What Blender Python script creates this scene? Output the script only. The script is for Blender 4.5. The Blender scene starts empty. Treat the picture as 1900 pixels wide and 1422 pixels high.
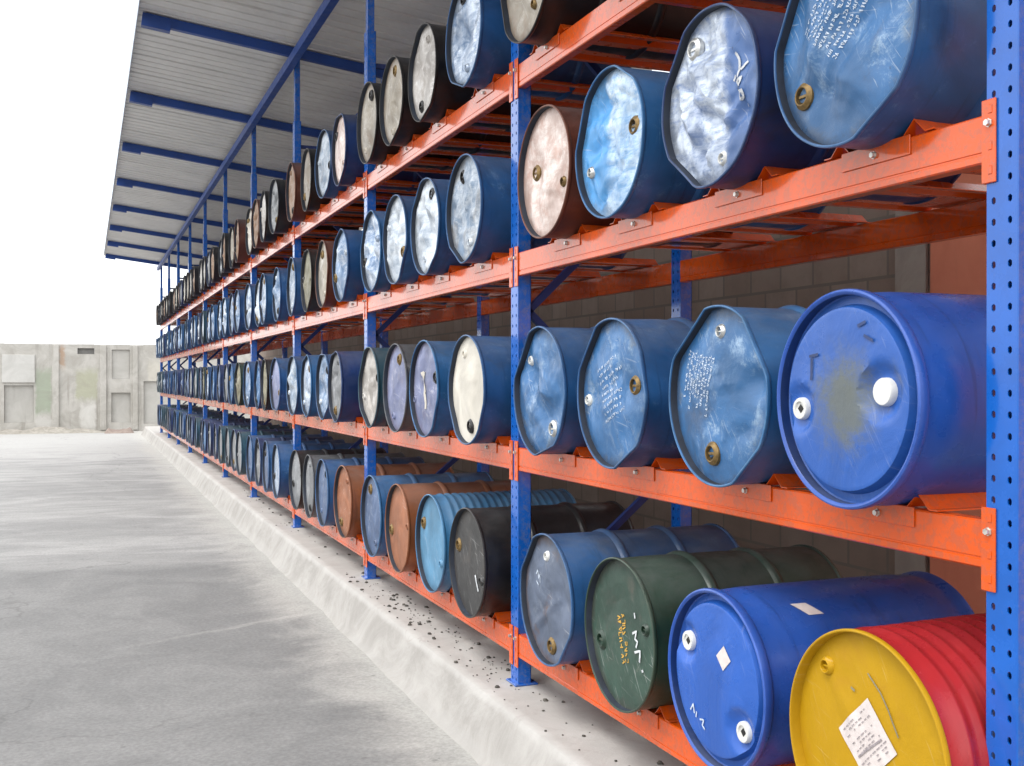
import bpy, math, random
from mathutils import Vector, noise, Matrix

SC = bpy.context.scene
COL = SC.collection
R_ = math.radians
PI = math.pi

# ------------------------------------------------------------------ camera
CAM_Z = 1.505
cam_data = bpy.data.cameras.new("camera")
cam = bpy.data.objects.new("camera", cam_data)
COL.objects.link(cam)
cam.location = (0, 0, CAM_Z)
cam.rotation_euler = (R_(90 - 0.143), 0, R_(-21.55))
cam_data.sensor_width = 36
cam_data.lens = 37.9
cam_data.clip_start = 0.05
cam_data.clip_end = 800
SC.camera = cam

# ------------------------------------------------------------------ sky, sun, exposure
SUN_EL, SUN_AZ = 62, 250          # azimuth measured clockwise from +Y: sun stands left of and behind the camera
world = bpy.data.worlds.new("World")
SC.world = world
world.use_nodes = True
wn, wl = world.node_tree.nodes, world.node_tree.links
wn.clear()
sky = wn.new("ShaderNodeTexSky")
sky.sky_type = 'NISHITA'
sky.sun_disc = False
sky.sun_elevation = R_(SUN_EL)
sky.sun_rotation = R_(SUN_AZ)
sky.dust_density = 5
sky.air_density = 1.5
hsv = wn.new("ShaderNodeHueSaturation")
hsv.inputs["Saturation"].default_value = 0.18
bg1 = wn.new("ShaderNodeBackground")
bg1.inputs["Strength"].default_value = 0.10
bg2 = wn.new("ShaderNodeBackground")          # the even white veil of the overcast
bg2.inputs["Color"].default_value = (0.97, 0.985, 1.0, 1)
bg2.inputs["Strength"].default_value = 0.85
addw = wn.new("ShaderNodeAddShader")
wout = wn.new("ShaderNodeOutputWorld")
wl.new(sky.outputs[0], hsv.inputs["Color"])
wl.new(hsv.outputs[0], bg1.inputs["Color"])
wl.new(bg1.outputs[0], addw.inputs[0])
wl.new(bg2.outputs[0], addw.inputs[1])
wl.new(addw.outputs[0], wout.inputs["Surface"])

sun_data = bpy.data.lights.new("sun", 'SUN')
sun_data.energy = 0.6
sun_data.angle = R_(18)
sun_data.color = (1.0, 0.96, 0.9)
sun = bpy.data.objects.new("sun", sun_data)
COL.objects.link(sun)
d = Vector((math.sin(R_(SUN_AZ)) * math.cos(R_(SUN_EL)), math.cos(R_(SUN_AZ)) * math.cos(R_(SUN_EL)), math.sin(R_(SUN_EL))))
sun.rotation_euler = d.to_track_quat('Z', 'Y').to_euler()
sun.location = (-20, -10, 30)

SC.view_settings.view_transform = 'Standard'
SC.view_settings.look = 'None'
SC.view_settings.gamma = 1
SC.view_settings.exposure = 0.75
SC.render.engine = 'CYCLES'
SC.cycles.max_bounces = 8

# ------------------------------------------------------------------ helpers
class MB:
    """collects faces for ONE mesh object"""
    def __init__(self):
        self.v, self.f, self.m = [], [], []
    def add(self, vs, fs, mi=0):
        b = len(self.v)
        self.v += [tuple(p) for p in vs]
        for q in fs:
            self.f.append(tuple(b + i for i in q)); self.m.append(mi)
    def box(self, x0, x1, y0, y1, z0, z1, mi=0):
        vs = [(x, y, z) for z in (z0, z1) for y in (y0, y1) for x in (x0, x1)]
        self.add(vs, [(0, 2, 3, 1), (4, 5, 7, 6), (0, 1, 5, 4), (2, 6, 7, 3), (0, 4, 6, 2), (1, 3, 7, 5)], mi)
    def cbox(self, x0, x1, y0, y1, z0, z1, b, mi=0):
        """box with chamfered edges"""
        vs, idx = [], {}
        X, Y, Z = (x0, x1), (y0, y1), (z0, z1)
        sg = (1, -1)
        for i in (0, 1):
            for j in (0, 1):
                for k in (0, 1):
                    c = (X[i], Y[j], Z[k]); dd = (sg[i] * b, sg[j] * b, sg[k] * b)
                    for a in range(3):
                        p = [c[t] + (0 if t == a else dd[t]) for t in range(3)]
                        idx[(i, j, k, a)] = len(vs); vs.append(p)
        fs = []
        def q(*l): fs.append(tuple(idx[t] for t in l))
        for a in range(3):
            o = [t for t in range(3) if t != a]
            for s in (0, 1):
                l = []
                for (p, r) in ((0, 0), (1, 0), (1, 1), (0, 1)):
                    c = [0, 0, 0]; c[a] = s; c[o[0]] = p; c[o[1]] = r
                    l.append((c[0], c[1], c[2], a))
                q(*(l if (s == 1) != (a == 1) else l[::-1]))
            for p in (0, 1):                     # edges along axis a
                for r in (0, 1):
                    c0 = [0, 0, 0]; c0[o[0]] = p; c0[o[1]] = r
                    c1 = list(c0); c1[a] = 1
                    q((*c0, o[0]), (*c1, o[0]), (*c1, o[1]), (*c0, o[1]))
        for i in (0, 1):
            for j in (0, 1):
                for k in (0, 1):
                    q((i, j, k, 0), (i, j, k, 1), (i, j, k, 2))
        self.add(vs, fs, mi)
    def bar(self, p0, p1, w, h, mi=0):
        p0, p1 = Vector(p0), Vector(p1)
        t = (p1 - p0).normalized()
        up = Vector((0, 0, 1)) if abs(t.z) < 0.95 else Vector((1, 0, 0))
        s = t.cross(up).normalized(); u = s.cross(t)
        vs = []
        for p in (p0, p1):
            for (a, b) in ((-1, -1), (1, -1), (1, 1), (-1, 1)):
                vs.append(p + s * a * w / 2 + u * b * h / 2)
        self.add(vs, [(0, 1, 2, 3), (7, 6, 5, 4), (0, 4, 5, 1), (1, 5, 6, 2), (2, 6, 7, 3), (3, 7, 4, 0)], mi)
    def prism(self, prof, axis, a0, a1, mi=0, caps=True):
        """closed profile of 2-D points swept along x or y"""
        n = len(prof)
        vs = []
        for a in (a0, a1):
            for (p, z) in prof:
                vs.append((a, p, z) if axis == 'x' else (p, a, z))
        fs = [(i, (i + 1) % n, n + (i + 1) % n, n + i) for i in range(n)]
        if caps:
            fs += [tuple(range(n))[::-1], tuple(range(n, 2 * n))]
        self.add(vs, fs, mi)
    def hexbolt(self, x, y, z, r, h, mi=0, n=6):
        """bolt head standing on a face that looks to -X"""
        vs = []
        for (dx, k) in ((0, 1.25), (-h * .25, 1.25), (-h * .25, 1), (-h, .92)):
            for i in range(n):
                a = 2 * PI * (i + .5) / n
                vs.append((x + dx, y + r * k * math.cos(a), z + r * k * math.sin(a)))
        fs = []
        for l in range(3):
            for i in range(n):
                j = (i + 1) % n
                fs.append((l * n + i, l * n + j, (l + 1) * n + j, (l + 1) * n + i))
        fs.append(tuple(range(3 * n, 4 * n)))
        self.add(vs, fs, mi)
    def mesh(self, name, smooth=False, angle=None):
        me = bpy.data.meshes.new(name)
        me.from_pydata(self.v, [], self.f)
        if any(self.m):
            me.polygons.foreach_set("material_index", self.m)
        import bmesh
        bm = bmesh.new(); bm.from_mesh(me)
        bmesh.ops.recalc_face_normals(bm, faces=bm.faces)
        bm.to_mesh(me); bm.free()
        if smooth:
            me.polygons.foreach_set("use_smooth", [True] * len(me.polygons))
            if angle:
                me.set_sharp_from_angle(angle=R_(angle))
        me.update()
        return me

def obj(name, me, mats, parent=None, loc=None, rot=None):
    o = bpy.data.objects.new(name, me)
    COL.objects.link(o)
    if mats is not None:
        if not isinstance(mats, (list, tuple)): mats = [mats]
        while len(me.materials) < len(mats): me.materials.append(None)
        for i, m in enumerate(mats):
            o.material_slots[i].link = 'OBJECT'
            o.material_slots[i].material = m
    if parent: o.parent = parent
    if loc: o.location = loc
    if rot: o.rotation_euler = rot
    return o

def thing(name, label, cat, loc=(0, 0, 0), group=None):
    o = bpy.data.objects.new(name, None)
    COL.objects.link(o)
    o.empty_display_size = .2
    o.location = loc
    o['label'] = label; o['category'] = cat; o['kind'] = 'thing'
    if group: o['group'] = group
    return o

# ------------------------------------------------------------------ materials
def new_mat(name):
    m = bpy.data.materials.new(name); m.use_nodes = True
    nt = m.node_tree; nt.nodes.clear()
    out = nt.nodes.new("ShaderNodeOutputMaterial")
    bs = nt.nodes.new("ShaderNodeBsdfPrincipled")
    nt.links.new(bs.outputs[0], out.inputs[0])
    return m, nt, bs

def rgb(c): return (c[0], c[1], c[2], 1)

def N(nt, t, **k):
    n = nt.nodes.new(t)
    for a, b in k.items(): setattr(n, a, b)
    return n

def noise_node(nt, vec, scale, detail=4, rough=.6, dist=0.0):
    n = N(nt, "ShaderNodeTexNoise")
    n.inputs["Scale"].default_value = scale; n.inputs["Detail"].default_value = detail
    n.inputs["Roughness"].default_value = rough; n.inputs["Distortion"].default_value = dist
    nt.links.new(vec, n.inputs["Vector"])
    return n.outputs["Fac"]

def ramp(nt, fac, lo, hi, a=0.0, b=1.0):
    n = N(nt, "ShaderNodeMapRange")
    n.interpolation_type = 'SMOOTHSTEP'
    n.inputs["From Min"].default_value = lo; n.inputs["From Max"].default_value = hi
    n.inputs["To Min"].default_value = a; n.inputs["To Max"].default_value = b
    nt.links.new(fac, n.inputs["Value"])
    return n.outputs[0]

def mixc(nt, fac, a, b, mode='MIX'):
    n = N(nt, "ShaderNodeMix", data_type='RGBA', blend_type=mode)
    for s, v in ((6, a), (7, b)):
        if isinstance(v, tuple): n.inputs[s].default_value = rgb(v)
        else: nt.links.new(v, n.inputs[s])
    if isinstance(fac, float): n.inputs[0].default_value = fac
    else: nt.links.new(fac, n.inputs[0])
    return n.outputs[2]

def mth(nt, op, a, b=None, c=None):
    n = N(nt, "ShaderNodeMath", operation=op)
    for i, v in enumerate((a, b, c)):
        if v is None: continue
        if isinstance(v, (int, float)): n.inputs[i].default_value = v
        else: nt.links.new(v, n.inputs[i])
    return n.outputs[0]

def coords(nt, scale=(1, 1, 1), rand=True):
    tc = N(nt, "ShaderNodeTexCoord")
    mp = N(nt, "ShaderNodeMapping")
    mp.inputs["Scale"].default_value = scale
    nt.links.new(tc.outputs["Object"], mp.inputs["Vector"])
    if rand:
        oi = N(nt, "ShaderNodeObjectInfo")
        mu = N(nt, "ShaderNodeMath", operation='MULTIPLY'); mu.inputs[1].default_value = 71.0
        nt.links.new(oi.outputs["Random"], mu.inputs[0])
        nt.links.new(mu.outputs[0], mp.inputs["Location"])
    return mp.outputs[0]

def bump(nt, bs, h, strength, dist=.01):
    b = N(nt, "ShaderNodeBump")
    b.inputs["Strength"].default_value = strength; b.inputs["Distance"].default_value = dist
    nt.links.new(h, b.inputs["Height"])
    nt.links.new(b.outputs[0], bs.inputs["Normal"])

MATS = {}
def drum_paint(name, base, scuff=(.6, .66, .75), amt=.3, dirt=(.08, .06, .045), damt=.2, rough=.38, lid=False, metal=.5, vary=.25, half=None, patch=None, spec=.5, dust=.55):
    """worn drum paint: scuffs down to pale primer or bare steel, scratches, grime, faded patches"""
    if name in MATS: return MATS[name]
    base = tuple(x * (.62 if not lid else (.72 if sum(base) < 1.1 else .92)) for x in base)
    m, nt, bs = new_mat(name)
    v = coords(nt)
    big = noise_node(nt, v, 3.2, 4, .6, .8)
    sc = noise_node(nt, v, 7.5 if lid else 5.0, 10, .80, .35)
    st = noise_node(nt, coords(nt, (1, 22, 3) if lid else (30, 2.5, 2.5)), 3.0, 5, .7, .4)
    fine = noise_node(nt, v, 60, 4, .7)
    lo = .78 - .5 * amt
    m1 = ramp(nt, sc, lo - .06, lo + .10)
    m2 = ramp(nt, st, .66 - .12 * amt, .74, 0, .75)
    m2 = mth(nt, 'MULTIPLY', m2, ramp(nt, big, .40, .62))
    s = mth(nt, 'MAXIMUM', mth(nt, 'MULTIPLY', m1, ramp(nt, big, .36 - .25 * amt, .58)), m2)
    st2 = noise_node(nt, coords(nt, (1, 3.5, 14)), 2.2, 6, .75, .5)
    s = mth(nt, 'MULTIPLY', s, ramp(nt, st2, .32, .56, .25, 1.0))
    s = mth(nt, 'MULTIPLY', s, ramp(nt, fine, .25, .55, .55, 1.0))
    if half:      # the end was scraped on one side only
        tc = N(nt, "ShaderNodeTexCoord"); sp = N(nt, "ShaderNodeSeparateXYZ"); nt.links.new(tc.outputs["Object"], sp.inputs[0])
        uu = mth(nt, 'ADD', mth(nt, 'MULTIPLY', sp.outputs[1], -half[0]), mth(nt, 'MULTIPLY', sc, .10))
        s = mth(nt, 'MULTIPLY', s, ramp(nt, uu, half[1] + .03, half[1] + .075))
    if not lid:
        ge = N(nt, "ShaderNodeNewGeometry")
        wear = mth(nt, 'MULTIPLY', ramp(nt, ge.outputs["Pointiness"], .53, .60), ramp(nt, sc, .38, .58, .15, .75))
        s = mth(nt, 'MAXIMUM', s, wear)
    c0 = mixc(nt, ramp(nt, big, .3, .7), tuple(x * (1 - vary) for x in base), tuple(min(1, x * (1 + vary) + .012 * vary) for x in base))
    c1 = mixc(nt, s, c0, scuff)
    if lid:        # long thin scratches in three directions
        for (an, scl, th) in ((.55, 2.1, .64), (-.95, 2.7, .66), (1.35, 1.7, .67)):
            tcs = N(nt, "ShaderNodeTexCoord"); m1_ = N(nt, "ShaderNodeMapping"); m1_.inputs["Rotation"].default_value = (an, 0, 0); nt.links.new(tcs.outputs["Object"], m1_.inputs["Vector"])
            m2_ = N(nt, "ShaderNodeMapping"); m2_.inputs["Scale"].default_value = (1, 60, 3.2); nt.links.new(m1_.outputs[0], m2_.inputs["Vector"])
            oi = N(nt, "ShaderNodeObjectInfo"); mu_ = mth(nt, 'MULTIPLY', oi.outputs["Random"], 37.0 + an); nt.links.new(mu_, m2_.inputs["Location"])
            ss = ramp(nt, noise_node(nt, m2_.outputs[0], scl, 3, .5), th, th + .03, 0, .38 if metal else .14)
            c1 = mixc(nt, mth(nt, 'MULTIPLY', ss, ramp(nt, big, .42, .60)), c1, tuple(min(.85, .45 * x + .38) for x in scuff) if an > 0 else tuple(.5 * x + .3 * y for x, y in zip(base, dirt)))
    dn = noise_node(nt, v, 4.1, 7, .68, .6)
    dm = mth(nt, 'MULTIPLY', ramp(nt, dn, .60 - .18 * damt, .80 - .1 * damt), min(1.0, .35 + damt))
    c2 = mixc(nt, dm, c1, dirt)
    spk = ramp(nt, noise_node(nt, v, 26, 5, .7, .3), .66, .72, 0, .55 if lid else .3)
    c2 = mixc(nt, mth(nt, 'MULTIPLY', spk, ramp(nt, big, .40, .6)), c2, tuple(x * .5 for x in dirt))
    if lid:        # grime and rust creeping in from the rim
        tcr = N(nt, "ShaderNodeTexCoord"); lr = N(nt, "ShaderNodeVectorMath", operation='LENGTH'); nt.links.new(tcr.outputs["Object"], lr.inputs[0])
        rg = ramp(nt, mth(nt, 'ADD', lr.outputs["Value"], mth(nt, 'MULTIPLY', mth(nt, 'SUBTRACT', sc, .5), .22)), .235, .290, 0.0, .12 if metal == 0.0 else .75)
        c2 = mixc(nt, rg, c2, tuple(.5 * x + .16 * y for x, y in zip(dirt, base)))
    if patch:      # spilled residue dried round the middle of the end
        tc = N(nt, "ShaderNodeTexCoord"); ln = N(nt, "ShaderNodeVectorMath", operation='LENGTH'); nt.links.new(tc.outputs["Object"], ln.inputs[0])
        pm_ = ramp(nt, mth(nt, 'ADD', ln.outputs["Value"], mth(nt, 'MULTIPLY', sc, .34)), .20, .34, 1.0, 0.0)
        c2 = mixc(nt, mth(nt, 'MULTIPLY', pm_, .85), c2, patch)
    if not lid:    # dust that has settled on the upper side, and runs of dirt round the shell
        ge2 = N(nt, "ShaderNodeNewGeometry"); sn = N(nt, "ShaderNodeSeparateXYZ"); nt.links.new(ge2.outputs["Normal"], sn.inputs[0])
        du = mth(nt, 'MULTIPLY', ramp(nt, sn.outputs[2], .25, 1.0), ramp(nt, sc, .30, .62, .12, .60))
        c2 = mixc(nt, mth(nt, 'MULTIPLY', du, dust), c2, (.17, .175, .18))
        rn_ = noise_node(nt, coords(nt, (16, 1.2, 1.2)), 1.6, 7, .7, .3)
        c2 = mixc(nt, ramp(nt, rn_, .55, .72, 0, .55), c2, tuple(x * .35 for x in base))
    nt.links.new(c2, bs.inputs["Base Color"])
    bs.inputs["Specular IOR Level"].default_value = spec
    r0 = ramp(nt, noise_node(nt, v, 9, 5, .6), .3, .75, rough - .1, rough + .18)
    nt.links.new(r0, bs.inputs["Roughness"])
    nt.links.new(mth(nt, 'MULTIPLY', s, metal), bs.inputs["Metallic"])
    hh = mth(nt, 'ADD', mth(nt, 'MULTIPLY', big, 1.2), mth(nt, 'MULTIPLY', sc, .35))
    bump(nt, bs, hh, .22 if lid else .12, .03)
    MATS[name] = m
    return m

def simple(name, base, rough=.5, metal=0.0, var=.15, scale=8.0, bmp=.0, dirt=None, spec=None, coat=0, chips=None):
    if name in MATS: return MATS[name]
    m, nt, bs = new_mat(name)
    v = coords(nt)
    n = noise_node(nt, v, scale, 6, .65)
    c = mixc(nt, ramp(nt, n, .3, .7), tuple(x * (1 - var) for x in base), tuple(min(1, x * (1 + var)) for x in base))
    if dirt:
        c = mixc(nt, ramp(nt, noise_node(nt, v, scale * .45, 8, .7, .8), .56, .74), c, dirt)
    if chips:      # chipped and rubbed paint, most of it along the edges, and grime
        ge = N(nt, "ShaderNodeNewGeometry")
        cn = noise_node(nt, v, 34, 6, .75, .4)
        zone = ramp(nt, noise_node(nt, v, 2.6, 4, .6), .50, .72, .0, .7)
        e = mth(nt, 'MULTIPLY', ramp(nt, cn, .64, .70), zone)
        e = mth(nt, 'MAXIMUM', e, mth(nt, 'MULTIPLY', ramp(nt, ge.outputs["Pointiness"], .54, .62), ramp(nt, cn, .46, .58, 0, .8)))
        c = mixc(nt, mth(nt, 'MULTIPLY', e, .5), c, chips)
        gn = noise_node(nt, v, 1.9, 9, .74, .6)
        c = mixc(nt, ramp(nt, gn, .58, .84, 0, .12), c, tuple(x * .45 + .01 for x in base))
    nt.links.new(c, bs.inputs["Base Color"])
    nt.links.new(ramp(nt, noise_node(nt, v, scale * 2, 4), .3, .7, rough * .85, min(1, rough * 1.2)), bs.inputs["Roughness"])
    bs.inputs["Metallic"].default_value = metal
    if spec is not None: bs.inputs["Specular IOR Level"].default_value = spec
    if coat:
        bs.inputs['Coat Weight'].default_value = coat; bs.inputs['Coat Roughness'].default_value = .10; bs.inputs['Coat IOR'].default_value = 1.55
    if bmp: bump(nt, bs, n, bmp)
    MATS[name] = m
    return m

ORANGE = simple("orange_beam_paint", (.68, .088, .004), .28, 0, .06, 3, .01, (.66, .092, .007), .15, .8, (.30, .10, .06))
BLUE = simple("blue_post_paint", (.006, .105, .46), .26, 0, .10, 6, .02, (.007, .098, .42), .15, .8, (.16, .17, .20))
CANOPY_BLUE = simple("canopy_blue_paint", (.014, .060, .27), .45, 0, .15, 4)
STEEL = simple("zinc_bolt", (.62, .60, .56), .35, .8, .2, 40)
BRACE = simple("dark_blue_brace", (.008, .024, .12), .45, 0, .2, 6)
SHEET = simple("grey_roof_sheet", (.70, .69, .67), .55, .1, .08, 1.5, 0, (.60, .58, .55))
DARK = simple("bung_hole_dark", (.012, .011, .010), .6)
BRASS = simple("brassy_bung", (.20, .13, .05), .45, .6, .35, 60, .0, (.04, .03, .02))
SILVER = simple("silver_bung", (.62, .62, .60), .35, .8, .2, 60)
WHITECAP = simple("white_plastic_cap", (.62, .62, .59), .45, 0, .06, 30, 0, (.55, .54, .48))
CHALK = simple("white_chalk", (.54, .56, .58), .9, 0, .25, 60)
PRINT = simple("pale_print", (.50, .57, .66), .7, 0, .25, 90)
OCHRE = simple("ochre_print", (.52, .30, .05), .7, 0, .3, 60)
RIM_SHADE = simple("rim_shade", (.016, .022, .036), .7, 0, .4, 12)  # shade of the recess behind the rim, painted on as a dark colour
INK = simple("grey_ink", (.27, .24, .25), .8, 0, .3, 90)
LABELW = simple("paper_label", (.58, .52, .50), .7, 0, .10, 22, 0, (.46, .36, .34))

# ------------------------------------------------------------------ layout of the rack
W = 1.976                 # front face of the rack
PITCH = 3.061
Y1 = 1.955                # far edge of the first post
NB = 10
POST_W, POST_D = .09, .07
REAR = W + .915           # front face of the rear posts
LV = [.255, 1.174, 2.133, 3.058]     # shelf heights (top of the beams)
BEAM_H = .115
def far_edge(n): return Y1 + PITCH * n       # post n = 0..10

# ================================================================== SETTING
def ground_mat():
    m, nt, bs = new_mat("yard_concrete")
    tc = N(nt, "ShaderNodeTexCoord"); P = tc.outputs["Object"]
    sep = N(nt, "ShaderNodeSeparateXYZ"); nt.links.new(P, sep.inputs[0])
    X, Y = sep.outputs[0], sep.outputs[1]
    big = noise_node(nt, P, .35, 6, .6, .6)
    mid = noise_node(nt, P, 1.7, 8, .68, .5)
    fine = noise_node(nt, P, 45, 5, .75)
    c = mixc(nt, ramp(nt, mid, .3, .72), (.168, .168, .167), (.218, .217, .214))
    c = mixc(nt, ramp(nt, fine, .3, .72), c, (.40, .396, .388)) if False else c
    # pale cement dust on the far slabs, in bands across the yard
    mp = N(nt, "ShaderNodeMapping"); mp.inputs["Scale"].default_value = (.5, 1.15, 1); mp.inputs["Rotation"].default_value = (0, 0, R_(-14))
    nt.links.new(P, mp.inputs["Vector"])
    st = noise_node(nt, mp.outputs[0], .9, 7, .66, 1.1)
    yy = mth(nt, 'ADD', mth(nt, 'ADD', Y, mth(nt, 'MULTIPLY', X, .35)), mth(nt, 'MULTIPLY', big, 1.6))
    zone = ramp(nt, yy, 11.4, 12.1)
    zone2 = ramp(nt, yy, 20.0, 34.0, 0.0, .30)
    dust = mth(nt, 'MULTIPLY', zone, ramp(nt, mth(nt, 'ADD', st, zone2), .36, .78, .22, .95))
    c = mixc(nt, mth(nt, 'MULTIPLY', dust, .85), c, (.40, .395, .385))
    # dust and mortar droppings gathered along the kerb
    nearK = ramp(nt, mth(nt, 'ADD', X, mth(nt, 'MULTIPLY', mid, .9)), 1.55, 2.1)
    c = mixc(nt, mth(nt, 'MULTIPLY', nearK, .75), c, (.42, .41, .385))
    # pale repaired slab joint running across the yard
    jl = mth(nt, 'SUBTRACT', mth(nt, 'SUBTRACT', Y, mth(nt, 'MULTIPLY', X, .42)), mth(nt, 'ADD', 7.25, mth(nt, 'MULTIPLY', big, .35)))
    j = mth(nt, 'SUBTRACT', 1.0, ramp(nt, mth(nt, 'ABSOLUTE', mth(nt, 'ADD', jl, mth(nt, 'MULTIPLY', mth(nt, 'SUBTRACT', mid, .5), .25))), .008, .06))
    j = mth(nt, 'MULTIPLY', j, ramp(nt, X, -.2, 1.6, 0.0, .42))
    c = mixc(nt, j, c, (.40, .39, .37))
    vo = N(nt, "ShaderNodeTexVoronoi", feature='DISTANCE_TO_EDGE'); vo.inputs["Scale"].default_value = .28
    wv = N(nt, "ShaderNodeVectorMath", operation='ADD'); nn = N(nt, "ShaderNodeTexNoise"); nn.inputs["Scale"].default_value = 1.6; nn.inputs["Detail"].default_value = 6
    nt.links.new(P, nn.inputs["Vector"]); nt.links.new(P, wv.inputs[0]); nt.links.new(nn.outputs["Color"], wv.inputs[1]); nt.links.new(wv.outputs[0], vo.inputs["Vector"])
    ck = mth(nt, 'MULTIPLY', ramp(nt, vo.outputs["Distance"], .001, .006, 1.0, 0.0), ramp(nt, big, .46, .56, 0, .40))
    c = mixc(nt, ck, c, (.11, .108, .105))
    # dark damp spots, sand grains
    c = mixc(nt, ramp(nt, noise_node(nt, P, .9, 7, .7, 1.5), .56, .74, 0, .35), c, (.15, .149, .147))
    sp = ramp(nt, noise_node(nt, P, 14.0, 3, .5), .68, .76, 0, .45)
    c = mixc(nt, sp, c, (.12, .118, .115))
    g = ramp(nt, fine, .28, .74, .82, 1.16)
    mul = N(nt, "ShaderNodeMix", data_type='RGBA', blend_type='MULTIPLY'); mul.inputs[0].default_value = 1
    nt.links.new(c, mul.inputs[6])
    cmb = N(nt, "ShaderNodeCombineColor")
    for i in range(3): nt.links.new(g, cmb.inputs[i])
    nt.links.new(cmb.outputs[0], mul.inputs[7])
    nt.links.new(mul.outputs[2], bs.inputs["Base Color"])
    bs.inputs["Roughness"].default_value = .88
    bs.inputs["Specular IOR Level"].default_value = .3
    bump(nt, bs, mth(nt, 'ADD', mth(nt, 'MULTIPLY', mid, .5), mth(nt, 'MULTIPLY', fine, .12)), .25, .03)
    return m

def plaster_mat():
    m, nt, bs = new_mat("kerb_cement")
    tc = N(nt, "ShaderNodeTexCoord"); P = tc.outputs["Object"]
    mid = noise_node(nt, P, 2.2, 8, .68, .7)
    big = noise_node(nt, P, .8, 5, .6, 1)
    fine = noise_node(nt, P, 60, 5, .7)
    c = mixc(nt, ramp(nt, mid, .3, .7), (.29, .277, .26), (.40, .388, .37))
    c = mixc(nt, ramp(nt, noise_node(nt, P, 3.1, 6, .65, 1.2), .60, .72, 0, .55), c, (.19, .165, .145))
    c = mixc(nt, ramp(nt, big, .56, .70, 0, .6), c, (.48, .47, .455))
    c = mixc(nt, ramp(nt, noise_node(nt, P, 9.0, 8, .75, .5), .56, .70, 0, .55), c, (.235, .22, .205))
    c = mixc(nt, ramp(nt, fine, .62, .74, 0, .5), c, (.30, .29, .27))
    sz = N(nt, "ShaderNodeSeparateXYZ"); nt.links.new(P, sz.inputs[0])       # the face below the edge is toned darker than the top
    fz = ramp(nt, mth(nt, 'ADD', sz.outputs[2], mth(nt, 'MULTIPLY', mth(nt, 'SUBTRACT', mid, .5), .05)), -.045, -.012, 1.0, 0.0)
    sp2 = noise_node(nt, P, 1.4, 8, .75, 1.3)
    face = mixc(nt, ramp(nt, sp2, .36, .64), (.255, .242, .225), (.375, .36, .34))
    c = mixc(nt, mth(nt, 'MULTIPLY', fz, .72), c, face)
    ft = ramp(nt, mth(nt, 'ADD', sz.outputs[2], mth(nt, 'MULTIPLY', mth(nt, 'SUBTRACT', mid, .5), .16)), -.225, -.19, 1.0, 0.0)
    c = mixc(nt, mth(nt, 'MULTIPLY', ft, mth(nt, 'MULTIPLY', ramp(nt, big, .35, .6), .6)), c, (.33, .32, .305))       # pale mortar fillet along the foot
    top = mth(nt, 'SUBTRACT', 1.0, fz)
    c = mixc(nt, mth(nt, 'MULTIPLY', top, .35), c, (.46, .445, .425))
    c = mixc(nt, ramp(nt, noise_node(nt, P, 2.4, 7, .7, 1.8), .60, .74, 0, .5), c, (.22, .175, .15))
    nt.links.new(c, bs.inputs["Base Color"])
    bs.inputs["Roughness"].default_value = .9
    bump(nt, bs, mth(nt, 'ADD', mid, mth(nt, 'MULTIPLY', fine, .15)), .35, .03)
    return m

GM, KM = ground_mat(), plaster_mat()
gb = MB()
gb.add([(-160, -160, -.25), (160, -160, -.25), (160, 220, -.25), (-160, 220, -.25)], [(0, 1, 2, 3)])
o = obj("ground", gb.mesh("ground"), GM); o['kind'] = 'structure'

# raised platform with its rough cement kerb
pb = MB()
prof_n = 9
ys = [-4 + .12 * i for i in range(int((37.2 + 4) / .12) + 1)]
rows = []
for y in ys:
    def jit(k, a): return .5 * a * (noise.noise(Vector((y * 1.3, k * 7.7, 3.1))) + .5 * noise.noise(Vector((y * 4.1, k * 3.3, 9.1))))
    foot = .035 + jit(9, .045)
    rows.append([(1.706 - max(.0, foot) - .02, -.256), (1.706 - foot * .35 + jit(1, .012), -.225 + jit(2, .015)), (1.72 + jit(3, .012), -.15),
                 (1.758 + jit(4, .012), -.07), (1.786 + jit(5, .012), -.010 + jit(6, .006)), (1.794 + jit(5, .012), -.001 + jit(6, .004)),
                 (1.85 + jit(5, .01), .0), (2.2, 0), (7.0, 0)])
for i in range(len(ys) - 1):
    for k in range(prof_n - 1):
        a, b = rows[i], rows[i + 1]
        pb.add([(a[k][0], ys[i], a[k][1]), (a[k + 1][0], ys[i], a[k + 1][1]), (b[k + 1][0], ys[i + 1], b[k + 1][1]), (b[k][0], ys[i + 1], b[k][1])], [(0, 1, 2, 3)])
import bmesh
pm = pb.mesh("platform")
bm = bmesh.new(); bm.from_mesh(pm); bmesh.ops.remove_doubles(bm, verts=bm.verts, dist=.0005); bmesh.ops.recalc_face_normals(bm, faces=bm.faces)
for f in bm.faces:
    if f.normal.z < -.01: f.normal_flip()
bm.to_mesh(pm); bm.free()
pm.polygons.foreach_set("use_smooth", [True] * len(pm.polygons))
o = obj("pavement", pm, KM); o['kind'] = 'structure'

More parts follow.
